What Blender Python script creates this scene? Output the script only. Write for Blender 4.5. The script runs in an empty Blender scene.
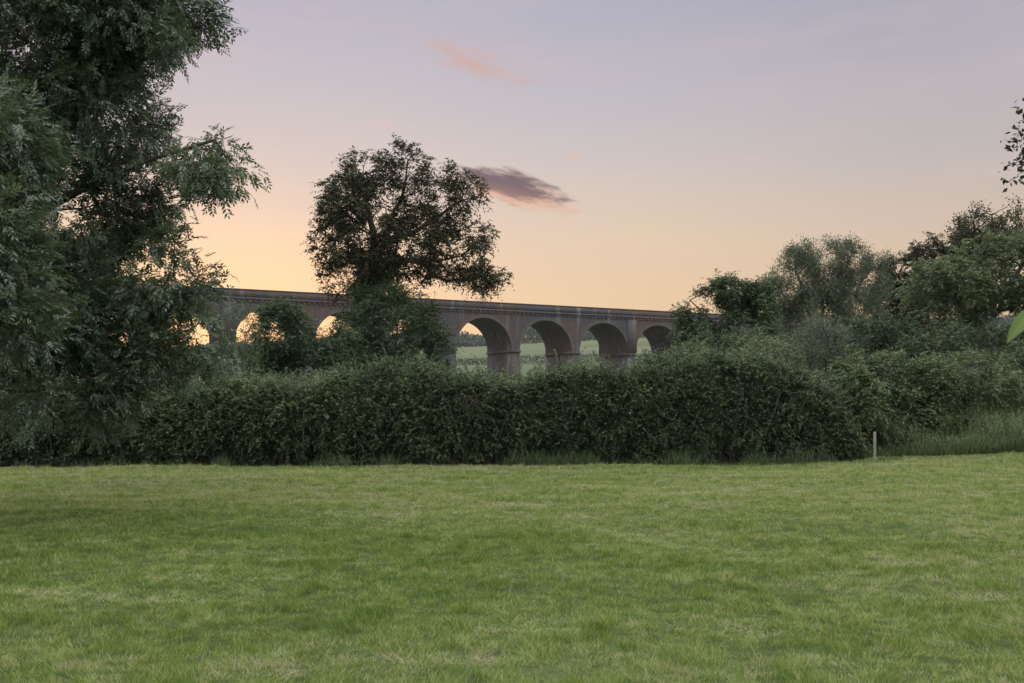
import bpy, math
import numpy as np

SC = bpy.context.scene
COL = SC.collection
F, HY, CAMH = 995.0, 400.0, 1.6          # focal length in pixels, horizon row, eye height
RNG = np.random.default_rng(11)


# ------------------------------------------------------------------ helpers
def W(px, py, Y):
    return np.array([(px - 512.0) / F * Y, Y, CAMH + (HY - py) / F * Y])


def _hash(ix, iy, iz, seed):
    with np.errstate(over='ignore'):
        h = (ix.astype(np.int64) * 374761393 + iy.astype(np.int64) * 668265263
             + iz.astype(np.int64) * 2147483647 + seed * 974634777)
        h = (h ^ (h >> 13)) * 1274126177
        h = h ^ (h >> 16)
    return (h & 0xFFFFF) / float(0xFFFFF)


def vnoise(p, seed=0):
    p = np.asarray(p, float)
    i = np.floor(p).astype(np.int64)
    f = p - i
    f = f * f * (3 - 2 * f)
    r = 0
    for a in (0, 1):
        wx = f[:, 0] if a else 1 - f[:, 0]
        for b in (0, 1):
            wy = f[:, 1] if b else 1 - f[:, 1]
            for c in (0, 1):
                wz = f[:, 2] if c else 1 - f[:, 2]
                r = r + wx * wy * wz * _hash(i[:, 0] + a, i[:, 1] + b, i[:, 2] + c, seed)
    return r


def fbm(p, seed=0, octv=3):
    p = np.asarray(p, float)
    s, amp, tot = 0, 1.0, 0.0
    for k in range(octv):
        s = s + amp * vnoise(p * 2 ** k + 17.3 * k, seed + k)
        tot += amp
        amp *= 0.5
    return s / tot


def fbm2(x, y, seed=0, octv=3):
    return fbm(np.stack([np.asarray(x, float).ravel(), np.asarray(y, float).ravel(),
                         np.zeros(np.size(x))], 1), seed, octv).reshape(np.shape(x))


def sstep(a, b, x):
    t = np.clip((x - a) / (b - a), 0, 1)
    return t * t * (3 - 2 * t)


def unit(v):
    return v / (np.linalg.norm(v, axis=-1, keepdims=True) + 1e-9)


def tag(o, label=None, cat=None, group=None, kind=None):
    if label: o['label'] = label
    if cat: o['category'] = cat
    if group: o['group'] = group
    if kind: o['kind'] = kind
    return o


def empty(name, loc):
    o = bpy.data.objects.new(name, None)
    o.empty_display_size = 0.3
    COL.objects.link(o)
    o.location = loc
    return o


def mesh_obj(name, verts, quads=None, tris=None, mat=None, parent=None, tint=None, smooth=False):
    """verts in world space; parent is an un-rotated Empty."""
    verts = np.asarray(verts, np.float32)
    q = parent
    while q is not None:
        verts = verts - np.array(q.location, np.float32)
        q = q.parent
    me = bpy.data.meshes.new(name)
    nq = 0 if quads is None else len(quads)
    nt = 0 if tris is None else len(tris)
    loops, starts = [], []
    if nq:
        loops.append(np.asarray(quads, np.int32).ravel())
        starts.append(np.arange(nq, dtype=np.int32) * 4)
    if nt:
        loops.append(np.asarray(tris, np.int32).ravel())
        starts.append(nq * 4 + np.arange(nt, dtype=np.int32) * 3)
    loops = np.concatenate(loops)
    starts = np.concatenate(starts)
    me.vertices.add(len(verts))
    me.vertices.foreach_set('co', verts.ravel())
    me.loops.add(len(loops))
    me.loops.foreach_set('vertex_index', loops)
    me.polygons.add(nq + nt)
    me.polygons.foreach_set('loop_start', starts)
    if smooth:
        me.polygons.foreach_set('use_smooth', np.ones(nq + nt, bool))
    me.update(calc_edges=True)
    if tint is not None:
        a = me.attributes.new('tint', 'FLOAT', 'POINT')
        a.data.foreach_set('value', np.asarray(tint, np.float32))
    if mat: me.materials.append(mat)
    o = bpy.data.objects.new(name, me)
    COL.objects.link(o)
    if parent is not None: o.parent = parent
    return o


class Box:
    """collects quads"""
    def __init__(s): s.v, s.q = [], []

    def quad(s, a, b, c, d):
        n = len(s.v); s.v += [a, b, c, d]; s.q.append((n, n + 1, n + 2, n + 3))

    def hexa(s, p):
        n = len(s.v); s.v += list(p)
        for f in ((0, 3, 2, 1), (4, 5, 6, 7), (0, 1, 5, 4), (1, 2, 6, 5), (2, 3, 7, 6), (3, 0, 4, 7)):
            s.q.append(tuple(n + i for i in f))


# ------------------------------------------------------------------ materials
def new_mat(name):
    m = bpy.data.materials.new(name)
    m.use_nodes = True
    nt = m.node_tree
    nt.nodes.clear()
    return m, nt, nt.nodes, nt.links


def ramp(N, stops, interp='LINEAR'):
    r = N.new('ShaderNodeValToRGB')
    r.color_ramp.interpolation = interp
    els = r.color_ramp.elements
    while len(els) < len(stops): els.new(0.5)
    for e, (p, c) in zip(els, stops):
        e.position = p
        e.color = (*c, 1)
    return r


def leaf_mat(name, stops, trans=0.35, rough=0.45, spec=0.4):
    m, nt, N, L = new_mat(name)
    at = N.new('ShaderNodeAttribute'); at.attribute_name = 'tint'
    if name != 'grass_blades' and name != 'laurel_leaf':
        stops = [(p, tuple(1.3 * v for v in c)) for p, c in stops]
    r = ramp(N, stops)
    L.new(at.outputs['Fac'], r.inputs['Fac'])
    b = N.new('ShaderNodeBsdfPrincipled')
    b.inputs['Roughness'].default_value = rough
    b.inputs['Specular IOR Level'].default_value = spec
    L.new(r.outputs['Color'], b.inputs['Base Color'])
    t = N.new('ShaderNodeBsdfTranslucent')
    hs = N.new('ShaderNodeHueSaturation')
    hs.inputs['Hue'].default_value = 0.48
    hs.inputs['Saturation'].default_value = 1.15
    hs.inputs['Value'].default_value = 1.2
    L.new(r.outputs['Color'], hs.inputs['Color'])
    L.new(hs.outputs['Color'], t.inputs['Color'])
    mx = N.new('ShaderNodeMixShader'); mx.inputs['Fac'].default_value = trans
    L.new(b.outputs[0], mx.inputs[1]); L.new(t.outputs[0], mx.inputs[2])
    o = N.new('ShaderNodeOutputMaterial')
    L.new(mx.outputs[0], o.inputs['Surface'])
    return m


def bark_mat(name, c1, c2, scale=6.0):
    m, nt, N, L = new_mat(name)
    tc = N.new('ShaderNodeTexCoord')
    mp = N.new('ShaderNodeMapping'); mp.inputs['Scale'].default_value = (scale, scale, scale * 0.25)
    L.new(tc.outputs['Object'], mp.inputs['Vector'])
    n = N.new('ShaderNodeTexNoise'); n.inputs['Scale'].default_value = 2.0; n.inputs['Detail'].default_value = 6
    L.new(mp.outputs[0], n.inputs['Vector'])
    r = ramp(N, [(0.3, c1), (0.7, c2)])
    L.new(n.outputs['Fac'], r.inputs['Fac'])
    b = N.new('ShaderNodeBsdfPrincipled'); b.inputs['Roughness'].default_value = 0.9
    L.new(r.outputs['Color'], b.inputs['Base Color'])
    bp = N.new('ShaderNodeBump'); bp.inputs['Strength'].default_value = 0.6; bp.inputs['Distance'].default_value = 0.03
    L.new(n.outputs['Fac'], bp.inputs['Height']); L.new(bp.outputs[0], b.inputs['Normal'])
    o = N.new('ShaderNodeOutputMaterial'); L.new(b.outputs[0], o.inputs['Surface'])
    return m


def mixrgb(N, L, fac, a, b, blend='MIX'):
    m = N.new('ShaderNodeMix'); m.data_type = 'RGBA'; m.blend_type = blend
    for sock, v in ((m.inputs[0], fac), (m.inputs[6], a), (m.inputs[7], b)):
        if hasattr(v, 'is_output'): L.new(v, sock)
        elif isinstance(v, (int, float)): sock.default_value = v
        else: sock.default_value = (*v, 1)
    return m.outputs[2]


def math_node(N, L, op, a, b=None, clamp=False):
    m = N.new('ShaderNodeMath'); m.operation = op; m.use_clamp = clamp
    for i, v in enumerate((a, b)):
        if v is None: continue
        if hasattr(v, 'is_output'): L.new(v, m.inputs[i])
        else: m.inputs[i].default_value = v
    return m.outputs[0]


def noise(N, L, vec, scale, detail=4, rough=0.55, scl=None):
    if scl is not None:
        mp = N.new('ShaderNodeMapping'); mp.inputs['Scale'].default_value = scl
        L.new(vec, mp.inputs['Vector']); vec = mp.outputs[0]
    n = N.new('ShaderNodeTexNoise')
    n.inputs['Scale'].default_value = scale; n.inputs['Detail'].default_value = detail
    n.inputs['Roughness'].default_value = rough
    L.new(vec, n.inputs['Vector'])
    return n.outputs['Fac']


def maprange(N, L, v, a, b, c=0.0, d=1.0):
    m = N.new('ShaderNodeMapRange'); m.interpolation_type = 'SMOOTHSTEP'
    L.new(v, m.inputs['Value'])
    for k, x in (('From Min', a), ('From Max', b), ('To Min', c), ('To Max', d)):
        m.inputs[k].default_value = x
    return m.outputs['Result']


def brick_mat(name, red, blue, pale, stain=1.0):
    m, nt, N, L = new_mat(name)
    tc = N.new('ShaderNodeTexCoord')
    P = tc.outputs['Object']
    n1 = noise(N, L, P, 0.13, 5, 0.6)
    c = mixrgb(N, L, maprange(N, L, n1, 0.44, 0.54), red, blue)
    n2 = noise(N, L, P, 0.9, 4)
    c = mixrgb(N, L, maprange(N, L, n2, 0.42, 0.7, 0, 0.5), c, tuple(0.55 * x for x in red))
    n3 = noise(N, L, P, 0.5, 5, 0.65, (1.6, 1.6, 0.12))       # limey streaks running down
    c = mixrgb(N, L, maprange(N, L, n3, 0.55, 0.68, 0, 0.6 * stain), c, pale)
    n5 = noise(N, L, P, 0.35, 5, 0.65, (1.3, 1.3, 0.15))      # sooty streaks
    c = mixrgb(N, L, maprange(N, L, n5, 0.50, 0.66, 0, 0.6), c, (0.05, 0.045, 0.045))
    n4 = noise(N, L, P, 14.0, 2)                              # single bricks
    c = mixrgb(N, L, maprange(N, L, n4, 0.3, 0.7, 0.0, 0.45), c, mixrgb(N, L, 0.5, c, (0.08, 0.06, 0.055)))
    b = N.new('ShaderNodeBsdfPrincipled'); b.inputs['Roughness'].default_value = 0.92
    L.new(c, b.inputs['Base Color'])
    bp = N.new('ShaderNodeBump'); bp.inputs['Strength'].default_value = 0.5; bp.inputs['Distance'].default_value = 0.05
    L.new(n4, bp.inputs['Height']); L.new(bp.outputs[0], b.inputs['Normal'])
    o = N.new('ShaderNodeOutputMaterial'); L.new(b.outputs[0], o.inputs['Surface'])
    return m


# ------------------------------------------------------------------ foliage
def leaf_arrays(P, D, Nn, Ln, Wd, tint):
    """diamond leaves: base P, direction D, face normal Nn."""
    D = unit(D)
    S = unit(np.cross(D, Nn))
    n = len(P)
    Ln = np.broadcast_to(Ln, (n,))[:, None]; Wd = np.broadcast_to(Wd, (n,))[:, None]
    N2 = np.cross(S, D)
    mid = P + D * Ln * 0.45 + N2 * Ln * 0.05
    tip = P + D * Ln - N2 * Ln * 0.06
    V = np.stack([P, mid + S * Wd * 0.5, tip, mid - S * Wd * 0.5], 1).reshape(-1, 3)
    return V, np.repeat(tint, 4)


def leaves_obj(name, parts, mat, parent=None):
    V = np.concatenate([p[0] for p in parts]); T = np.concatenate([p[1] for p in parts])
    q = np.arange(len(V), dtype=np.int32).reshape(-1, 4)
    return mesh_obj(name, V, quads=q, mat=mat, parent=parent, tint=np.clip(T, 0, 1))


def rdir(n, rng):
    return unit(rng.normal(size=(n, 3)))


def simple_leaves(C, out, per, sig, Ln, Wd, rng, tint0=0.5, droop=0.2, ctint=0.16, up=0.0, flat=1.0):
    """per leaves round each cluster centre C, spread along short shoots."""
    n = len(C)
    ci = np.repeat(np.arange(n), per)
    m = len(ci)
    nsh = 5
    shoots = unit(rdir(n * nsh, rng).reshape(n, nsh, 3) + out[:, None, :] * 0.9 + np.array([0, 0, up]))
    sh = shoots[ci, rng.integers(0, nsh, m)]
    t = rng.random(m) ** 0.8
    off = rng.normal(size=(m, 3)) * sig * 0.33
    off[:, 2] *= flat
    P = C[ci] + sh * (t * sig * 1.5)[:, None] + off
    D = unit(sh * 0.8 + rdir(m, rng) + np.array([0, 0, -droop]))
    Nn = rdir(m, rng) * 0.75 + np.array([0, 0, 0.6])
    ct = rng.normal(size=n) * ctint
    tint = tint0 + ct[ci] + rng.normal(size=m) * 0.14
    s = np.exp(rng.normal(size=m) * 0.22)
    return leaf_arrays(P, D, Nn, Ln * s, Wd * s, tint)


def pinnate_leaves(C, out, per, sig, rach, leaflet, lw, rng, pairs=4, tint0=0.5, ctint=0.15, droop=0.18):
    n = len(C)
    ci = np.repeat(np.arange(n), per)
    m = len(ci)
    B = C[ci] + rng.normal(size=(m, 3)) * sig * 0.55
    D = unit(unit(B - C[ci]) * 0.7 + out[ci] * 0.7 + rdir(m, rng) * 0.85 + np.array([0, 0, -droop]))
    Nn = unit(rdir(m, rng) * 0.6 + np.array([0, 0, 0.9]))
    S = unit(np.cross(D, Nn)); U = np.cross(S, D)
    R = rach * np.exp(rng.normal(size=m) * 0.2)
    ct = (rng.normal(size=n) * ctint)[ci] + rng.normal(size=m) * 0.08 + tint0
    parts = []
    for k in range(pairs):
        t = (k + 0.7) / (pairs + 0.3)
        q = B + D * (R * t)[:, None] - U * (R * 0.25 * t * t)[:, None]
        for sd in (-1, 1):
            d = unit(D * 0.75 + S * sd * 0.9 - U * 0.25 + rng.normal(size=(m, 3)) * 0.14)
            parts.append(leaf_arrays(q, d, U + rng.normal(size=(m, 3)) * 0.3,
                                     leaflet * R / rach, lw * R / rach, ct + rng.normal(size=m) * 0.07))
    q = B + D * R[:, None] - U * (R * 0.25)[:, None]
    parts.append(leaf_arrays(q, unit(D - U * 0.3), U, leaflet, lw, ct))
    return parts


def spray_lumps(C, out, rad, nsp, nlf, Ln, Wd, rng, tint0=0.5, ctint=0.15, up=0.55, sag=0.45, tipb=0.14, hang=0.2):
    """leafy mounds: from each centre nsp arching sprays run out and up, then bend over; leaves sit
    along both sides of a spray and lie mostly flat, so each mound is lit from above and dark beneath"""
    n = len(C)
    rad = np.broadcast_to(rad, (n,)) * np.exp(rng.normal(size=n) * 0.2)
    d = unit(out[:, None, :] * 0.75 + rdir(n * nsp, rng).reshape(n, nsp, 3) + np.array([0, 0, up]))
    ln = rad[:, None] * rng.uniform(0.6, 1.5, (n, nsp))
    st = C[:, None, :] + rng.normal(size=(n, nsp, 3)) * rad[:, None, None] * 0.28
    t = (np.arange(nlf) + rng.random((n, nsp, nlf))) / nlf
    t = 0.1 + 0.9 * t
    P = st[:, :, None, :] + d[:, :, None, :] * (ln[:, :, None] * t)[..., None]
    P[..., 2] -= ln[:, :, None] * sag * t ** 2
    sd = unit(np.cross(d, np.array([0, 0, 1.0])) + 1e-4)[:, :, None, :] * np.where(np.arange(nlf) % 2, 1.0, -1.0)[None, None, :, None]
    D = d[:, :, None, :] * 0.6 + sd * 0.8 + rng.normal(size=P.shape) * 0.35
    D[..., 2] -= hang + 0.3 * t
    Nn = rng.normal(size=P.shape) * 0.42
    Nn[..., 2] += 0.8
    tint = tint0 + (rng.normal(size=n) * ctint)[:, None, None] + (rng.normal(size=(n, nsp)) * 0.08)[:, :, None] + tipb * (t - 0.5) + rng.normal(size=t.shape) * 0.07
    sc = (1.1 - 0.35 * t) * np.exp(rng.normal(size=t.shape) * 0.15)
    return leaf_arrays(P.reshape(-1, 3), D.reshape(-1, 3), Nn.reshape(-1, 3), (Ln * sc).ravel(), (Wd * sc).ravel(), tint.ravel())


def in_blobs(blobs, n, rng, shell=0.25, gap=0.0, gscale=1.0, seed=5, zmin=0.15):
    """blobs: (px, py, rx_px, ry_px, Y, depth_m[, weight]) -> cluster centres, outward directions"""
    vol = np.array([b[2] * b[3] * (b[6] if len(b) > 6 else 1.0) for b in blobs], float)
    k = rng.choice(len(blobs), int(n * 3), p=vol / vol.sum())
    c = np.array([W(b[0], b[1], b[4]) for b in blobs])
    r = np.array([(b[2] * b[4] / F, b[5], b[3] * b[4] / F) for b in blobs])
    d = rdir(len(k), rng)
    u = (shell + (1 - shell) * rng.random(len(k))) ** (1 / 3.0)
    lump = 0.78 + 0.44 * fbm(d * 1.9 + k[:, None] * 7.1, seed, 2)
    P = c[k] + d * r[k] * (u * lump)[:, None]
    keep = P[:, 2] > zmin
    if gap > 0:
        keep &= fbm(P * gscale, seed + 9, 2) > gap
    P, d = P[keep], d[keep]
    return P[:n], d[:n]


def grow(paths, C, rng, step=0.55, wl=0.45, sag=0.12):
    """Skeleton: trunk paths (lists of points), then every cluster centre is reached by a twig that
    leaves the skeleton where the way is short. Returns nodes, parent index."""
    nodes, par, plen = [], [], []
    for path in paths:
        path = np.array(path, float)
        start = -1
        if nodes:
            d = np.linalg.norm(np.array(nodes) - path[0], axis=1)
            if d.min() < 0.6: start = int(d.argmin())
        prev = start
        for i in range(len(path) - 1 if len(path) > 1 else 1):
            a, b = path[i], path[i + 1]
            ns = max(1, int(np.linalg.norm(b - a) / step))
            for s in range(0 if (i == 0 and start < 0) else 1, ns + 1):
                p = a + (b - a) * s / ns + (rng.normal(size=3) * 0.04 * step / 0.55 if s not in (0, ns) else 0)
                pl = 0 if prev < 0 else plen[prev] + np.linalg.norm(p - nodes[prev])
                nodes.append(p); par.append(prev); plen.append(pl); prev = len(nodes) - 1
    NB = np.zeros((len(nodes) + len(C) * 14, 3)); PL = np.zeros(len(NB))
    n = len(nodes)
    NB[:n] = nodes; PL[:n] = plen
    base = NB[:n].copy()
    dist = np.array([np.linalg.norm(base - c, axis=1).min() for c in C])
    PL[:n] *= 0.6
    for ci in np.argsort(dist):
        c = C[ci]
        v = c - NB[:n]
        d = np.linalg.norm(v, axis=1)
        cost = d + wl * PL[:n] + 0.35 * np.maximum(0, -v[:, 2])
        j = int(cost.argmin())
        L_ = d[j]
        ns = min(12, max(1, int(L_ / step)))
        a = NB[j].copy()
        prev = j
        bend = rng.normal(size=3) * 0.12 * L_ + np.array([0, 0, sag * L_])
        for s in range(1, ns + 1):
            t = s / ns
            p = a + (c - a) * t + bend * (t * (1 - t)) * 2
            if n >= len(NB): break
            NB[n] = p; PL[n] = PL[prev] + L_ / ns
            par.append(prev); prev = n; n += 1
    return NB[:n], np.array(par)


def branch_mesh(name, nodes, par, rbase, rtip, mat, parent, expo=0.5, sides=6):
    n = len(nodes)
    cnt = np.zeros(n)
    haschild = np.zeros(n, bool)
    haschild[par[par >= 0]] = True
    cnt[~haschild] = 1
    for i in range(n - 1, -1, -1):
        if par[i] >= 0: cnt[par[i]] += cnt[i]
    r = np.maximum(rtip, rbase * (cnt / cnt.max()) ** expo)
    e = np.where(par >= 0)[0]
    A, B = nodes[par[e]], nodes[e]
    ra, rb = np.minimum(r[par[e]], r[e] * 1.35), r[e]
    d = unit(B - A)
    ref = np.where(np.abs(d[:, 2:3]) > 0.9, np.array([[1.0, 0, 0]]), np.array([[0, 0, 1.0]]))
    s = unit(np.cross(d, ref)); t = np.cross(d, s)
    A = A - d * (ra * 0.25)[:, None]; B = B + d * (rb * 0.25)[:, None]
    th = np.arange(sides) / sides * 2 * math.pi
    ring = s[:, None, :] * np.cos(th)[None, :, None] + t[:, None, :] * np.sin(th)[None, :, None]
    V = np.concatenate([A[:, None, :] + ring * ra[:, None, None], B[:, None, :] + ring * rb[:, None, None]], 1)
    k = np.arange(sides); k2 = (k + 1) % sides
    q = np.stack([k, k2, k2 + sides, k + sides], 1)
    Q = (np.arange(len(e)) * 2 * sides)[:, None, None] + q[None]
    return mesh_obj(name, V.reshape(-1, 3), quads=Q.reshape(-1, 4), mat=mat, parent=parent, smooth=True)


# ------------------------------------------------------------------ ground
def ground_z(x, y):
    x = np.asarray(x, float); y = np.asarray(y, float)
    near = 1 - sstep(30, 60, y)
    z = (fbm2(x * 0.35, y * 0.35, 3, 3) - 0.5) * 0.16 * near
    z = z + (fbm2(x * 1.1, y * 1.1, 31, 2) - 0.5) * 0.05 * near
    z = z + 0.22 * sstep(2, 16, x) * sstep(10, 26, y) * near          # right side stands a little higher
    z = z * sstep(-6, 3, y)
    ridge = 41 + 0.055 * np.clip(x, -170, 170) + 3 * (fbm2(x * 0.004 + 9, y * 0 + 2.0, 7, 2) - 0.5)
    z = z + (ridge) * sstep(215, 760, y) ** 0.9 - 18 * sstep(800, 1600, y)
    z = z + 2.5 * (fbm2(x * 0.012, y * 0.012, 8, 3) - 0.5) * sstep(120, 320, y)
    return z


def graded(lo, hi, fine, outer):
    core = np.arange(lo, hi + fine * 0.5, fine)
    up, s, v = [], fine, hi
    while v < outer:
        s *= 1.13; v += s; up.append(v)
    dn, s, v = [], fine, lo
    while v > -outer:
        s *= 1.13; v -= s; dn.append(v)
    return np.concatenate([dn[::-1], core, up])


def build_ground():
    xs = graded(-18, 18, 0.22, 3000)
    ys = graded(2, 30, 0.22, 3000)
    X, Y = np.meshgrid(xs, ys)
    Z = ground_z(X, Y)
    V = np.stack([X, Y, Z], 2).reshape(-1, 3)
    nx, ny = len(xs), len(ys)
    a = (np.arange(ny - 1)[:, None] * nx + np.arange(nx - 1)[None, :]).ravel()
    q = np.stack([a, a + 1, a + nx + 1, a + nx], 1)
    m, nt, N, L = new_mat('turf')
    g = N.new('ShaderNodeNewGeometry')
    P = g.outputs['Position']
    n1 = noise(N, L, P, 0.25, 4)
    n2 = noise(N, L, P, 5.0, 5, 0.7)
    c = mixrgb(N, L, maprange(N, L, n1, 0.35, 0.65), (0.065, 0.092, 0.026), (0.095, 0.12, 0.042))
    c = mixrgb(N, L, maprange(N, L, n2, 0.4, 0.7), c, (0.04, 0.045, 0.02))
    # fields on the far slope
    sp = N.new('ShaderNodeSeparateXYZ'); L.new(P, sp.inputs[0])
    vo = N.new('ShaderNodeTexVoronoi'); vo.inputs['Scale'].default_value = 0.009
    L.new(P, vo.inputs['Vector'])
    vr = ramp(N, [(0.0, (0.080, 0.100, 0.046)), (0.5, (0.105, 0.122, 0.055)), (1.0, (0.13, 0.138, 0.068))])
    sp2 = N.new('ShaderNodeSeparateColor'); L.new(vo.outputs['Color'], sp2.inputs[0])
    L.new(sp2.outputs[0], vr.inputs['Fac'])
    c = mixrgb(N, L, maprange(N, L, sp.outputs['Y'], 190, 230), c, vr.outputs['Color'])
    b = N.new('ShaderNodeBsdfPrincipled'); b.inputs['Roughness'].default_value = 0.95
    b.inputs['Specular IOR Level'].default_value = 0.1
    L.new(c, b.inputs['Base Color'])
    o = N.new('ShaderNodeOutputMaterial'); L.new(b.outputs[0], o.inputs['Surface'])
    tag(mesh_obj('ground', V, quads=q, mat=m, smooth=True), kind='structure')


def build_lawn():
    rng = np.random.default_rng(3)
    Ps = []
    for (y0, y1, dens) in ((3.6, 5.2, 3000), (5.2, 8, 8500), (8, 12, 6000), (12, 18, 3600), (18, 26.0, 2100)):
        hw = y1 * 0.56 + 4.5
        n = int((y1 - y0) * 2 * hw * dens)
        x = rng.uniform(-hw, hw, n); y = rng.uniform(y0, y1, n)
        k = np.abs(x) < 0.56 * y + 4.5
        Ps.append(np.stack([x[k], y[k]], 1))
    P = np.concatenate(Ps)
    front = 23.85 + 0.6 * fbm2(P[:, 0] * 1.6, P[:, 0] * 0, 110, 3) + 1.9 * sstep(4, 16, P[:, 0])
    P = P[P[:, 1] < front]
    x, y = P[:, 0], P[:, 1]
    tuft = fbm2(x * 5.2, y * 5.2, 21, 3)
    fine = fbm2(x * 9, y * 9, 23, 2)
    dry = fbm2(x * 1.3 + 40, y * 2.6, 25, 4)                # mown lines and thatch run across
    big = fbm2(x * 0.22 + 5, y * 0.30, 27, 2)
    keep = rng.random(len(x)) < np.clip(-0.05 + 1.75 * fine, 0, 1)
    x, y, tuft, fine, dry, big = (a[keep] for a in (x, y, tuft, fine, dry, big))
    n = len(x)
    z = ground_z(x, y) - 0.004
    clump = sstep(0.50, 0.72, tuft)
    H = (0.016 + 0.020 * fine + 0.034 * clump) * np.exp(rng.normal(size=n) * 0.30)
    thatch = sstep(0.60, 0.74, dry)
    tall = rng.random(n) < 0.03
    H = np.where(tall, H * 1.9, H)
    lean = 0.7 + 0.9 * thatch
    th = rng.random(n) * 2 * math.pi
    D = np.stack([np.cos(th) * lean, np.sin(th) * lean, np.ones(n)], 1)
    D[:, 0] += (fbm2(x * 4, y * 4, 41, 2) - 0.5) * 2.0       # neighbouring blades lie the same way
    D[:, 1] += (fbm2(x * 4, y * 4, 43, 2) - 0.5) * 2.0
    Nn = rdir(n, rng)
    wd = 0.0019 + 0.00024 * y
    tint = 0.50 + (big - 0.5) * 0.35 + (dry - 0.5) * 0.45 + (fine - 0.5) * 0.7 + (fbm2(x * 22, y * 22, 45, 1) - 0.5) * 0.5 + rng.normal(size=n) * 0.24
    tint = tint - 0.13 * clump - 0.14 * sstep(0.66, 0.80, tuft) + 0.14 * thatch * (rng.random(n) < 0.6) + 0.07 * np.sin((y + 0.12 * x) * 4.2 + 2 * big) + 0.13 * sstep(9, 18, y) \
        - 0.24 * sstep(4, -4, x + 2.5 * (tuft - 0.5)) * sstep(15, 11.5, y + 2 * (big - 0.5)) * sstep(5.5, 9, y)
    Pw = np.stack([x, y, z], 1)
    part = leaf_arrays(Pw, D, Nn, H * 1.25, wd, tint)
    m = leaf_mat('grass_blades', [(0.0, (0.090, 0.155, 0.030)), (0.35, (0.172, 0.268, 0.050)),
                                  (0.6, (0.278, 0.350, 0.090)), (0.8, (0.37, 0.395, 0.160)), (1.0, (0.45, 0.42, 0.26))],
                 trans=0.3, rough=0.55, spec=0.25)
    tag(leaves_obj('grass', [part], m), 'short mown green grass with dry tufts covering the lawn', 'grass', kind='stuff')


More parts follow.
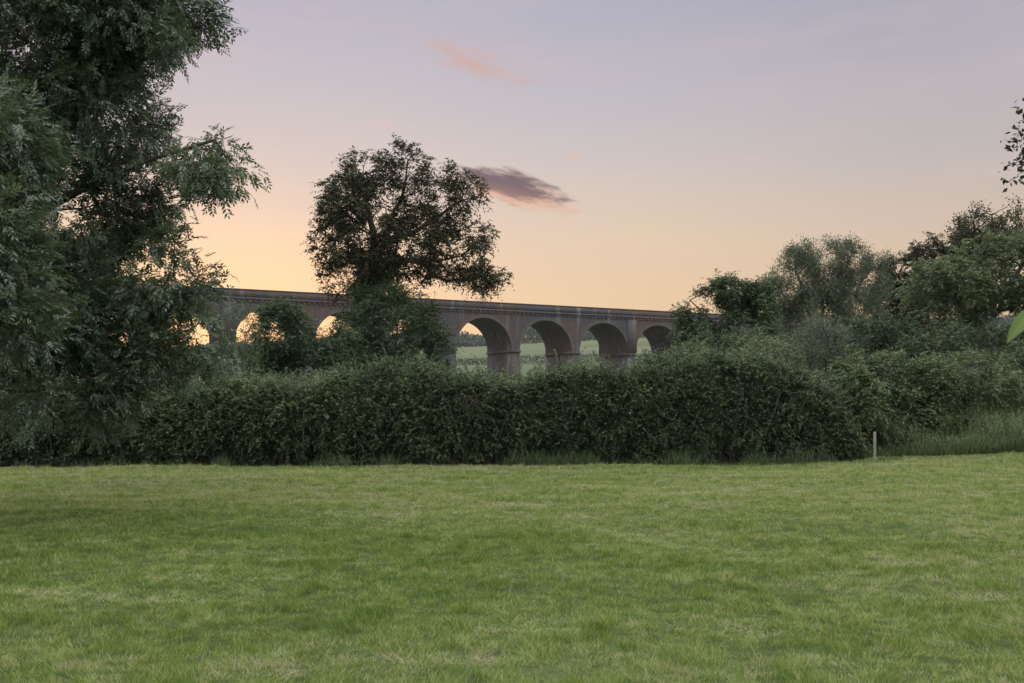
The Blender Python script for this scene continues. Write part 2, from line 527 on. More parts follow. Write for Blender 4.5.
# ------------------------------------------------------------------ world and light
SUN_AZ = math.atan2((235 - 512) / F, 1.0)        # towards the glow behind the left arches, measured from +Y
def build_world():
    w = bpy.data.worlds.new('World'); SC.world = w
    w.use_nodes = True
    nt = w.node_tree; N = nt.nodes; L = nt.links
    N.clear()
    tc = N.new('ShaderNodeTexCoord')
    dirv = tc.outputs['Generated']
    sp = N.new('ShaderNodeSeparateXYZ'); L.new(dirv, sp.inputs[0])
    X, Y, Z = sp.outputs
    wob = noise(N, L, dirv, 3.0, 4, 0.5, (1, 1, 5))
    zz = math_node(N, L, 'ADD', Z, math_node(N, L, 'MULTIPLY', math_node(N, L, 'SUBTRACT', wob, 0.5), 0.05))
    zz = math_node(N, L, 'MAXIMUM', zz, 0.0)
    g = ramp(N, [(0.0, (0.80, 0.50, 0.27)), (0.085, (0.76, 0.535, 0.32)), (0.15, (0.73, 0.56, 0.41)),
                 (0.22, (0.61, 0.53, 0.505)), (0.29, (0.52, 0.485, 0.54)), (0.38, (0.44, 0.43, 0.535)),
                 (0.47, (0.60, 0.60, 0.74)), (0.65, (2.1, 2.15, 2.5)), (1.0, (3.0, 3.05, 3.4))])  # top stops, out of view, raised as added light for the ground
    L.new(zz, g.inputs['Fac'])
    # behind the camera: cooler, no afterglow, made extra bright to lift the ground
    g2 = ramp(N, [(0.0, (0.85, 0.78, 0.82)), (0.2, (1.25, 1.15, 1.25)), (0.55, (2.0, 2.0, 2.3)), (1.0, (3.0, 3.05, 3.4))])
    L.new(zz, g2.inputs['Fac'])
    sd = (math.sin(SUN_AZ), math.cos(SUN_AZ), 0.02)
    dt = N.new('ShaderNodeVectorMath'); dt.operation = 'DOT_PRODUCT'
    L.new(dirv, dt.inputs[0]); dt.inputs[1].default_value = sd
    dot = dt.outputs['Value']
    az = maprange(N, L, dot, -0.2, 0.75)
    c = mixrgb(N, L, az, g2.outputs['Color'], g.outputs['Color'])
    # right side of the view greyer, glow at the left
    dim = maprange(N, L, dot, 0.74, 0.97, 0.86, 1.0)
    c = mixrgb(N, L, 1.0, c, mixrgb(N, L, dim, (0, 0, 0), (1, 1, 1)), 'MULTIPLY')
    glow = math_node(N, L, 'POWER', math_node(N, L, 'MAXIMUM', dot, 0.0), 90.0)
    c = mixrgb(N, L, math_node(N, L, 'MULTIPLY', glow, 0.7), c, (0.42, 0.17, 0.05), 'ADD')

    # thin veils of high cloud
    veil = noise(N, L, dirv, 2.2, 6, 0.6, (1.0, 1.0, 6.0))
    veil = math_node(N, L, 'MULTIPLY', maprange(N, L, veil, 0.44, 0.70, 0, 0.30), maprange(N, L, Z, 0.08, 0.2))
    c = mixrgb(N, L, veil, c, (0.66, 0.49, 0.48))
    # clouds, placed by direction
    ysafe = math_node(N, L, 'MAXIMUM', Y, 0.05)
    u = math_node(N, L, 'DIVIDE', X, ysafe)
    v = math_node(N, L, 'DIVIDE', Z, ysafe)

    def cloud(px, py, rx, ry, ang, nsc, stretch, amp, off):
        u0, v0 = (px - 512) / F, (HY - py) / F
        du = math_node(N, L, 'SUBTRACT', u, u0); dv = math_node(N, L, 'SUBTRACT', v, v0)
        ca, sa = math.cos(ang), math.sin(ang)
        p = math_node(N, L, 'ADD', math_node(N, L, 'MULTIPLY', du, ca), math_node(N, L, 'MULTIPLY', dv, sa))
        q = math_node(N, L, 'SUBTRACT', math_node(N, L, 'MULTIPLY', dv, ca), math_node(N, L, 'MULTIPLY', du, sa))
        cb = N.new('ShaderNodeCombineXYZ')
        L.new(math_node(N, L, 'MULTIPLY', p, F / rx), cb.inputs[0])
        L.new(math_node(N, L, 'MULTIPLY', q, F / ry), cb.inputs[1])
        ln = N.new('ShaderNodeVectorMath'); ln.operation = 'LENGTH'; L.new(cb.outputs[0], ln.inputs[0])
        n = noise(N, L, cb.outputs[0], nsc, 6, 0.62, (1.0, stretch, 1.0))
        nn = math_node(N, L, 'MULTIPLY', math_node(N, L, 'SUBTRACT', n, 0.5), amp)
        dens = math_node(N, L, 'ADD', math_node(N, L, 'SUBTRACT', off, ln.outputs['Value']), nn)
        front = math_node(N, L, 'GREATER_THAN', Y, 0.1)
        qn = math_node(N, L, 'MULTIPLY', q, F / ry)
        return math_node(N, L, 'MULTIPLY', dens, front), qn

    def paint(c, dens, lo, hi, mx, col):
        return mixrgb(N, L, maprange(N, L, dens, lo, hi, 0, mx), c, col)

    d, q = cloud(472, 61, 68, 21, math.radians(-17), 1.7, 0.9, 2.6, 1.05)
    c = paint(c, d, 0.0, 1.3, 0.8, (0.60, 0.37, 0.34))
    d, q = cloud(520, 45, 150, 60, math.radians(-20), 1.2, 0.6, 1.6, 0.7)
    c = paint(c, d, 0.0, 1.2, 0.30, (0.56, 0.46, 0.50))
    d, q = cloud(574, 156, 17, 6, math.radians(-5), 1.5, 1.0, 1.5, 0.9)
    c = paint(c, d, 0.0, 0.9, 0.6, (0.68, 0.45, 0.39))
    d, q = cloud(385, 124, 26, 7, math.radians(-5), 1.5, 1.0, 1.5, 0.9)
    c = paint(c, d, 0.0, 0.9, 0.45, (0.72, 0.50, 0.44))
    # dark cloud with a lit underside
    d, q = cloud(513, 191, 68, 22, math.radians(-15), 1.5, 1.2, 2.0, 1.0)
    c = paint(c, d, 0.0, 0.6, 0.6, (0.72, 0.39, 0.27))
    d, q = cloud(508, 185, 63, 19, math.radians(-12), 1.5, 1.3, 2.1, 1.0)
    under = maprange(N, L, q, -0.9, 0.2)
    dk = mixrgb(N, L, under, (0.34, 0.175, 0.155), (0.120, 0.088, 0.122))
    c = mixrgb(N, L, maprange(N, L, d, 0.0, 0.62, 0, 1.0), c, dk)

    sky = N.new('ShaderNodeTexSky'); sky.sky_type = 'NISHITA'; sky.sun_disc = False
    sky.sun_elevation = math.radians(1.5); sky.sun_rotation = SUN_AZ
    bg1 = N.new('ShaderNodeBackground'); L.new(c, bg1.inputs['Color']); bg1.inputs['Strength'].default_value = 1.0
    bg2 = N.new('ShaderNodeBackground'); L.new(sky.outputs[0], bg2.inputs['Color']); bg2.inputs['Strength'].default_value = 0.02
    ad = N.new('ShaderNodeAddShader'); L.new(bg1.outputs[0], ad.inputs[0]); L.new(bg2.outputs[0], ad.inputs[1])
    o = N.new('ShaderNodeOutputWorld'); L.new(ad.outputs[0], o.inputs['Surface'])

    sun = bpy.data.lights.new('sun', 'SUN'); sun.energy = 0.5; sun.angle = math.radians(6); sun.color = (1.0, 0.62, 0.36)
    so = bpy.data.objects.new('sun', sun); COL.objects.link(so)
    el = math.radians(2.0)
    from mathutils import Vector
    dv = Vector((-math.sin(SUN_AZ) * math.cos(el), -math.cos(SUN_AZ) * math.cos(el), -math.sin(el)))
    so.rotation_euler = dv.to_track_quat('-Z', 'Y').to_euler()
    so.location = (0, 0, 60)


# ------------------------------------------------------------------ viaduct
VP0 = np.array([-47.7, 171.0]); VD = np.array([0.879, 0.477]); VN = np.array([-0.477, 0.879])
def VW(u, d, z):
    p = VP0 + VD * u + VN * d
    return (p[0], p[1], z)


def build_viaduct():
    P_, SP, R = 14.0, 12.2, 6.1
    ZT, ZD, ZS, DW = 20.8, 19.0, 11.6, 10.5
    i0, i1 = -9, 22
    brick = brick_mat('viaduct_brick', (0.088, 0.066, 0.046), (0.060, 0.061, 0.063), (0.27, 0.26, 0.25), 0.9)
    ringm = brick_mat('arch_ring_brick', (0.100, 0.080, 0.062), (0.088, 0.083, 0.076), (0.28, 0.26, 0.25), 0.4)
    cop = brick_mat('coping_brick', (0.090, 0.055, 0.042), (0.07, 0.055, 0.05), (0.16, 0.14, 0.13), 0.3)
    root = empty('railway_viaduct', (VW(P_ * 4, DW / 2, 0)))
    tag(root, 'long brick railway viaduct with tall round arches beyond the hedge', 'viaduct')
    B = Box()
    K = 28
    for i in range(i0, i1 + 1):
        u0 = i * P_
        th = np.linspace(math.pi, 0, K + 1)
        xs = u0 + R + R * np.cos(th); zs = ZS + R * np.sin(th)
        for k in range(K):
            for d, flip in ((0, 0), (DW, 1)):
                a, b = VW(xs[k], d, zs[k]), VW(xs[k + 1], d, zs[k + 1])
                c_, e = VW(xs[k + 1], d, ZD), VW(xs[k], d, ZD)
                B.quad(*((a, b, c_, e) if not flip else (b, a, e, c_)))
            B.quad(VW(xs[k], 0, zs[k]), VW(xs[k], DW, zs[k]), VW(xs[k + 1], DW, zs[k + 1]), VW(xs[k + 1], 0, zs[k + 1]))
        for d in (0, DW):
            B.quad(VW(u0 + SP, d, ZS), VW(u0 + P_, d, ZS), VW(u0 + P_, d, ZD), VW(u0 + SP, d, ZD))
    ua, ub = i0 * P_, (i1 + 1) * P_
    B.quad(VW(ua, 0, ZD), VW(ub, 0, ZD), VW(ub, DW, ZD), VW(ua, DW, ZD))
    mesh_obj('deck', B.v, quads=B.q, mat=brick, parent=root)

    def boxuv(B, u0, u1, d0, d1, z0, z1, tu=0.0, td=0.0):
        B.hexa([VW(u0 - tu, d0 - td, z0), VW(u1 + tu, d0 - td, z0), VW(u1 + tu, d1 + td, z0), VW(u0 - tu, d1 + td, z0),
                VW(u0, d0, z1), VW(u1, d0, z1), VW(u1, d1, z1), VW(u0, d1, z1)])

    for d0, d1 in ((-0.02, 0.5), (DW - 0.5, DW + 0.02)):
        B = Box(); boxuv(B, ua, ub, d0, d1, ZD + 0.35, ZT - 0.22)
        par = mesh_obj('parapet', B.v, quads=B.q, mat=brick, parent=root)
        B = Box(); boxuv(B, ua, ub, d0 - 0.09, d1 + 0.09, ZT - 0.22, ZT)
        mesh_obj('coping', B.v, quads=B.q, mat=cop, parent=par)
        # string course on small corbels
        B = Box()
        f = d0 if d0 < 1 else d1
        o0, o1 = (f - 0.24, d1) if d0 < 1 else (d0, f + 0.24)
        boxuv(B, ua, ub, o0, o1, ZD + 0.004, ZD + 0.35)
        u = ua + 0.2
        while u < ub - 0.5:
            if d0 < 1: boxuv(B, u, u + 0.42, -0.2, -0.002, ZD - 0.5, ZD + 0.002)
            else: boxuv(B, u, u + 0.42, DW + 0.002, DW + 0.2, ZD - 0.5, ZD + 0.002)
            u += 0.95
        mesh_obj('string_course', B.v, quads=B.q, mat=brick, parent=root)

    for i in range(i0, i1 + 1):
        u0 = i * P_
        th = np.linspace(math.pi - 0.012, 0.012, K + 1)
        for (fa, fb) in ((-0.07, 0.3), (DW - 0.3, DW + 0.07)):
            B = Box()
            q = [[VW(u0 + R + rr * math.cos(t), dd, ZS + rr * math.sin(t)) for t in th]
                 for rr, dd in ((R - 0.04, fa), (R - 0.04, fb), (R + 0.55, fb), (R + 0.55, fa))]
            for k in range(K):
                for e in range(4):
                    B.quad(q[e][k], q[e][k + 1], q[(e + 1) % 4][k + 1], q[(e + 1) % 4][k])
            for k in (0, K):
                B.quad(*[q[e][k] for e in range(4)])
            mesh_obj('arch_ring', B.v, quads=B.q, mat=ringm, parent=root)
    for i in range(i0, i1 + 2):
        u0 = i * P_ - (P_ - SP)
        u1 = i * P_
        c0 = VW((u0 + u1) / 2, DW / 2, 0)
        zg = float(ground_z(c0[0], c0[1])) - 0.8
        B = Box()
        king = (i % 6 == 0)
        boxuv(B, u0, u1, 0, DW, zg, ZS - 0.55, 0.35, 0.4)
        pier = mesh_obj('pier', B.v, quads=B.q, mat=brick, parent=root)
        B = Box()
        boxuv(B, u0 - 0.22, u1 + 0.22, -0.26, DW + 0.26, ZS - 0.55, ZS - 0.2)
        boxuv(B, u0 - 0.1, u1 + 0.1, -0.12, DW + 0.12, ZS - 0.2, ZS + 0.05)
        mesh_obj('impost', B.v, quads=B.q, mat=ringm, parent=pier)
        if king:
            for da, db in ((-0.3, -0.003), (DW + 0.003, DW + 0.3)):
                B = Box()
                boxuv(B, u0 - 0.25, u1 + 0.25, da, db, ZS + 0.06, ZD - 0.52)
                mesh_obj('pilaster', B.v, quads=B.q, mat=brick, parent=root)


# ------------------------------------------------------------------ trees, shrubs, hedge
BARK = LEAF = None
def make_mats():
    global BARK, LEAF
    BARK = {'grey': bark_mat('grey_bark', (0.06, 0.05, 0.04), (0.15, 0.13, 0.11)),
            'dark': bark_mat('dark_bark', (0.03, 0.025, 0.02), (0.08, 0.065, 0.05))}
    LEAF = {
        'ash': leaf_mat('ash_leaves', [(0, (0.026, 0.045, 0.021)), (0.5, (0.055, 0.084, 0.042)), (1, (0.125, 0.160, 0.085))], 0.3, 0.36, 0.6),
        'chestnut': leaf_mat('walnut_leaves', [(0, (0.016, 0.019, 0.008)), (0.5, (0.036, 0.039, 0.016)), (1, (0.074, 0.074, 0.028))], 0.2, 0.5, 0.25),
        'bush': leaf_mat('bush_leaves', [(0, (0.022, 0.042, 0.016)), (0.5, (0.046, 0.074, 0.029)), (1, (0.10, 0.13, 0.05))], 0.28),
        'light': leaf_mat('light_leaves', [(0, (0.050, 0.078, 0.032)), (0.5, (0.090, 0.120, 0.054)), (1, (0.155, 0.178, 0.085))], 0.35),
        'willow': leaf_mat('willow_leaves', [(0, (0.045, 0.066, 0.035)), (0.5, (0.085, 0.108, 0.06)), (1, (0.15, 0.17, 0.10))], 0.3, 0.42),
        'hedge': leaf_mat('hedge_leaves', [(0, (0.026, 0.040, 0.018)), (0.45, (0.056, 0.082, 0.034)), (0.8, (0.112, 0.146, 0.064)), (1, (0.18, 0.21, 0.10))], 0.28, 0.42),
        'weed': leaf_mat('weed_leaves', [(0, (0.035, 0.060, 0.022)), (0.5, (0.075, 0.110, 0.046)), (1, (0.155, 0.19, 0.085))], 0.3),
        'far': leaf_mat('far_leaves', [(0, (0.028, 0.045, 0.024)), (0.5, (0.045, 0.066, 0.034)), (1, (0.07, 0.095, 0.045))], 0.2),
    }


def tree(name, label, cat, blobs, paths, ncl, per, sig, leafsize, leafw, leaf='bush', bark='dark', rbase=0.25, rtip=0.008,
         seed=1, shell=0.25, gap=0.0, gscale=0.6, pinnate=None, group=None, tint0=0.5, droop=0.2, up=0.0, step=0.55, wl=0.45, crown='crown', trunk='trunk', expo=0.5, ctint=0.16, lump=None, lup=0.55, lsag=0.45):
    rng = np.random.default_rng(seed)
    b0 = np.array(paths[0][0])
    root = empty(name, tuple(b0))
    tag(root, label, cat, group)
    C, out = in_blobs(blobs, ncl, rng, shell, gap, gscale, seed)
    nodes, par = grow(paths, C, rng, step, wl)
    branch_mesh(trunk, nodes, par, rbase, rtip, BARK[bark], root, expo)
    if pinnate:
        parts = pinnate_leaves(C, out, per, sig, pinnate, leafsize, leafw, rng, tint0=tint0, ctint=ctint)
    elif lump:
        parts = [spray_lumps(C, out, lump[0], lump[1], lump[2], leafsize, leafw, rng, tint0, ctint, lup, lsag)]
    else:
        parts = [simple_leaves(C, out, per, sig, leafsize, leafw, rng, tint0, droop, ctint, up)]
    leaves_obj(crown, parts, LEAF[leaf], root)
    return root


def pth(*pts):
    return [W(*p) for p in pts]


def base_of(px, Y):
    x = (px - 512) / F * Y
    return np.array([x, Y, float(ground_z(x, Y)) - 0.05])


def shrub(name, label, blobs, ncl, per, seed, leaf='bush', leafsize=0.06, leafw=0.035, sig=0.28, stems=5, group=None, cat='shrub', gap=0.0, **kw):
    b = blobs[0]
    base = base_of(b[0], b[4])
    rng = np.random.default_rng(seed + 100)
    top = W(b[0], b[1], b[4])
    paths = [[base, base + (top - base) * 0.6]]
    for k in range(stems):
        q = blobs[k % len(blobs)]
        t = W(q[0] + rng.normal() * q[2] * 0.4, q[1] + rng.normal() * q[3] * 0.2, q[4])
        paths.append([base + np.array([0, 0, 0.05]), base + (t - base) * 0.45 + rng.normal(size=3) * 0.15, t])
    return tree(name, label, cat, blobs, paths, ncl, per, sig, leafsize, leafw, leaf, 'dark', kw.pop('rbase', 0.09), 0.006, seed,
                group=group, gap=gap, crown='foliage', trunk='stems', **kw)


def build_ash():
    Y = 14.0
    blobs = [  # px, py, rx, ry, Y, depth, weight
        (30, 50, 115, 95, 14.5, 1.8), (115, 15, 75, 45, 14.0, 1.4), (188, 44, 28, 20, 13.6, 0.6, 2.2), (214, 50, 14, 14, 13.5, .5, 2.2),
        (170, 8, 42, 30, 14.2, 1.0), (196, 0, 24, 22, 14.0, .8), (100, 115, 50, 48, 14.2, 1.3), (192, 142, 36, 26, 13.4, 0.7, 2.4), (232, 145, 26, 34, 13.3, .5, 2.4), (160, 155, 32, 22, 13.8, 0.9), (205, 172, 20, 12, 13.4, .5, 2.0), (240, 130, 16, 14, 13.3, .4, 2.0), (205, 120, 24, 10, 13.3, .5, 2.0),
        (132, 200, 44, 34, 14.0, 1.1), (65, 210, 90, 58, 13.8, 1.6), (42, 310, 68, 62, 13.0, 1.6),
        (135, 258, 44, 28, 13.8, 1.0), (178, 246, 20, 10, 13.6, .5), (186, 288, 28, 17, 13.4, 0.7, 1.3), (202, 345, 18, 22, 13.6, 0.6, 1.3), (150, 298, 24, 12, 13.5, .7, 1.6), (156, 352, 22, 16, 13.4, .7, 1.6), (160, 325, 10, 8, 13.5, .5, 1.5), (200, 312, 12, 20, 13.4, .5),
        (75, 362, 46, 28, 13.2, 1.1), (106, 388, 24, 26, 12.6, 0.6, 1.3), (120, 405, 12, 16, 12.4, .4, 2.5), (126, 423, 8, 9, 12.3, .3, 4.0), (60, 405, 60, 24, 12.9, .9, 1.2), (25, 370, 62, 24, 13.2, 1.0), (165, 365, 22, 10, 13.2, .5),
        (2, 150, 34, 56, 11.2, 0.7), (-8, 250, 34, 58, 10.8, 0.6), (5, 320, 38, 46, 10.8, 0.7),
        (-110, 150, 150, 200, 14.0, 3.0, 0.5), (-110, -120, 180, 150, 14.0, 3.0, 0.4), (80, -90, 140, 90, 14.5, 2.5, 0.5)]
    b = base_of(-85, Y)
    paths = [[b, W(-80, 380, Y), W(-70, 250, Y), W(-60, 120, Y), W(-40, -20, Y), W(-30, -150, Y)],
             pth((-74, 300, Y), (0, 230, 14), (80, 190, 14), (150, 160, 13.8), (215, 140, 13.5)),
             pth((-66, 200, Y), (10, 130, 14.2), (90, 80, 14.2), (150, 45, 14)),
             pth((-78, 360, Y), (-10, 330, 13.6), (70, 320, 13.4), (130, 304, 13.5), (185, 296, 13.5)),
             pth((-72, 280, Y), (-30, 250, 12.5), (0, 240, 11.2)),
             pth((-80, 370, Y), (-20, 370, 13.4), (50, 362, 13), (106, 385, 12.6), (118, 402, 12.4), (124, 418, 12.3))]
    tree('ash_tree', 'large dark ash tree with feathery leaves drooping over the lawn and hedge', 'tree', blobs, paths,
         3700, 12, 0.22, 0.066, 0.025, 'ash', 'dark', 0.30, 0.005, seed=22, shell=0.12, gap=0.50, gscale=1.15, pinnate=0.15, tint0=0.56, ctint=0.24, expo=0.62)


def build_middle_tree():
    Y = 40.0
    blobs = [(372, 230, 46, 52, Y, 2.4), (368, 174, 26, 20, Y, 1.3), (402, 166, 26, 20, Y, 1.2), (348, 202, 28, 30, Y, 1.4), (332, 244, 22, 30, Y, 1.2), (336, 205, 14, 14, Y, .7),
             (346, 276, 26, 20, Y, 1.3), (436, 205, 32, 30, Y, 1.6), (466, 192, 18, 15, Y, 0.8), (448, 178, 12, 10, Y, .6), (418, 243, 46, 38, Y, 2.0), (456, 255, 36, 28, Y, 1.6), (480, 236, 12, 13, Y, .6),
             (490, 270, 16, 13, Y, 0.8), (468, 280, 28, 12, Y, 0.9), (385, 278, 36, 28, Y, 1.6), (374, 272, 15, 36, Y, .7, 2.0)]
    b = base_of(376, Y)
    paths = [[b, W(375, 330, Y), W(373, 280, Y), W(374, 235, Y), W(366, 200, Y), W(362, 175, Y)],
             pth((373, 262, Y), (390, 225, Y), (405, 185, Y), (408, 160, Y)),
             pth((374, 285, Y), (392, 265, Y), (410, 260, Y), (424, 264, Y), (434, 275, Y), (446, 281, Y), (468, 279, Y)),
             pth((374, 240, Y), (410, 235, Y), (440, 215, Y), (462, 200, Y)),
             pth((373, 270, Y), (350, 262, Y), (330, 250, Y))]
    tree('walnut_tree', 'round-crowned dark tree standing behind the hedge against the sunset', 'tree', blobs, paths,
         1000, 34, 0.22, 0.13, 0.062, 'chestnut', 'dark', 0.30, 0.011, seed=33, shell=0.25, gap=0.36, gscale=1.4, tint0=0.50, expo=0.54, lump=(0.36, 9, 8), lup=0.3, lsag=0.5)


def build_right_trees():
    Y = 42
    tree('ivied_tree', 'low spreading tree with airy top beside the end arch of the viaduct', 'tree',
         [(712, 328, 38, 36, Y, 1.6), (742, 332, 34, 36, Y, 1.6), (690, 322, 16, 26, Y, 1.0), (730, 293, 30, 12, Y, 1.0, 1.8), (698, 300, 20, 9, Y, 0.9, 1.8), (752, 296, 18, 10, Y, .9, 1.8), (762, 305, 16, 20, Y, 1.2)],
         [[base_of(725, Y), W(726, 340, Y), W(728, 300, Y)], pth((726, 335, Y), (705, 315, Y), (690, 300, Y)), pth((726, 330, Y), (745, 310, Y), (765, 296, Y))],
         460, 40, 0.27, 0.11, 0.052, 'bush', 'dark', 0.20, 0.01, seed=41, shell=0.15, gap=0.42, gscale=1.2, tint0=0.40, ctint=0.2, lump=(0.36, 11, 11))
    Y = 46
    tree('willow_tree', 'feathery grey-green willow with several upright stems and loose outline', 'tree',
         [(798, 282, 24, 32, Y, 1.3), (832, 275, 20, 30, Y, 1.3), (850, 266, 14, 20, Y, 1.0), (805, 262, 16, 14, Y, 0.9), (778, 300, 14, 26, Y, 1.0), (874, 264, 8, 9, Y, .6),
          (850, 305, 32, 30, Y, 1.6), (870, 285, 14, 24, Y, 1.0), (815, 325, 45, 30, Y, 2.0)],
         [[base_of(824, Y), W(824, 350, Y), W(822, 310, Y), W(815, 265, Y)], pth((824, 345, Y), (805, 305, Y), (795, 270, Y)),
          pth((824, 340, Y), (840, 300, Y), (848, 255, Y)), pth((824, 350, Y), (795, 315, Y), (780, 290, Y)), pth((824, 335, Y), (855, 295, Y), (872, 268, Y))],
         1150, 52, 0.29, 0.13, 0.030, 'willow', 'grey', 0.22, 0.012, seed=43, shell=0.2, gap=0.435, gscale=1.5, up=0.7, droop=0.0, tint0=0.42, ctint=0.2)
    Y = 60
    tree('dark_tree', 'dense near-black tree rising between the willow and the pale green tree', 'tree',
         [(920, 280, 38, 34, Y, 3), (945, 260, 30, 24, Y, 2.4), (895, 300, 24, 26, Y, 2), (900, 275, 18, 20, Y, 1.6), (962, 250, 20, 16, Y, 1.6), (930, 320, 50, 30, Y, 3)],
         [[base_of(925, Y), W(925, 340, Y), W(926, 290, Y), W(935, 255, Y)], pth((925, 330, Y), (905, 295, Y), (898, 275, Y)), pth((926, 300, Y), (950, 270, Y), (963, 250, Y))],
         420, 46, 0.42, 0.16, 0.08, 'chestnut', 'dark', 0.33, 0.018, seed=47, gap=0.38, gscale=0.7, tint0=0.35, lump=(0.60, 12, 11))
    Y = 36
    tree('maple_tree', 'broad leafy light green tree with rounded crown beside the dark tree', 'tree',
         [(945, 290, 32, 32, Y, 1.6), (975, 270, 32, 26, Y, 1.6), (1008, 275, 34, 34, Y, 1.8), (960, 315, 48, 26, Y, 2.0), (1010, 320, 50, 32, Y, 2.0), (1060, 290, 40, 45, Y, 2.0, 0.6)],
         [[base_of(985, Y), W(985, 345, Y), W(984, 300, Y), W(980, 262, Y)], pth((985, 335, Y), (955, 305, Y), (940, 285, Y)), pth((985, 325, Y), (1010, 295, Y), (1022, 265, Y)), pth((985, 345, Y), (1040, 310, Y), (1060, 280, Y))],
         430, 46, 0.23, 0.11, 0.058, 'light', 'grey', 0.24, 0.009, seed=53, shell=0.25, gap=0.43, gscale=1.1, tint0=0.45, ctint=0.2, lump=(0.40, 12, 12))
    Y = 56
    tree('lacy_tree', 'tall thin-leaved tree whose lacy top shows above the pale green tree', 'tree',
         [(992, 222, 30, 18, Y, 2), (975, 228, 16, 12, Y, 1.3), (1012, 232, 20, 16, Y, 1.6), (995, 255, 30, 22, Y, 2)],
         [[base_of(992, Y), W(992, 330, Y), W(991, 260, Y), W(992, 215, Y)], pth((991, 270, Y), (972, 235, Y)), pth((991, 265, Y), (1012, 230, Y))],
         380, 26, 0.36, 0.14, 0.065, 'chestnut', 'dark', 0.26, 0.014, seed=59, gap=0.46, gscale=0.9)
    # limb of a tree beside the photographer, only its tips reach into view
    Y = 9.0
    tree('beech_tree', 'dark leafy branch tips of a tree reaching in high at the edge of the lawn', 'tree',
         [(1046, 152, 22, 32, Y, 0.35, 2.0), (1110, 150, 70, 80, Y, 0.8), (1220, 120, 130, 130, Y, 1.4)],
         [[base_of(1330, Y), W(1325, 330, Y), W(1310, 150, Y), W(1290, 20, Y)], pth((1318, 230, Y), (1220, 180, Y), (1110, 160, Y), (1056, 152, Y))],
         460, 22, 0.13, 0.052, 0.030, 'chestnut', 'dark', 0.16, 0.007, seed=61, gap=0.3, gscale=1.5, tint0=0.25)


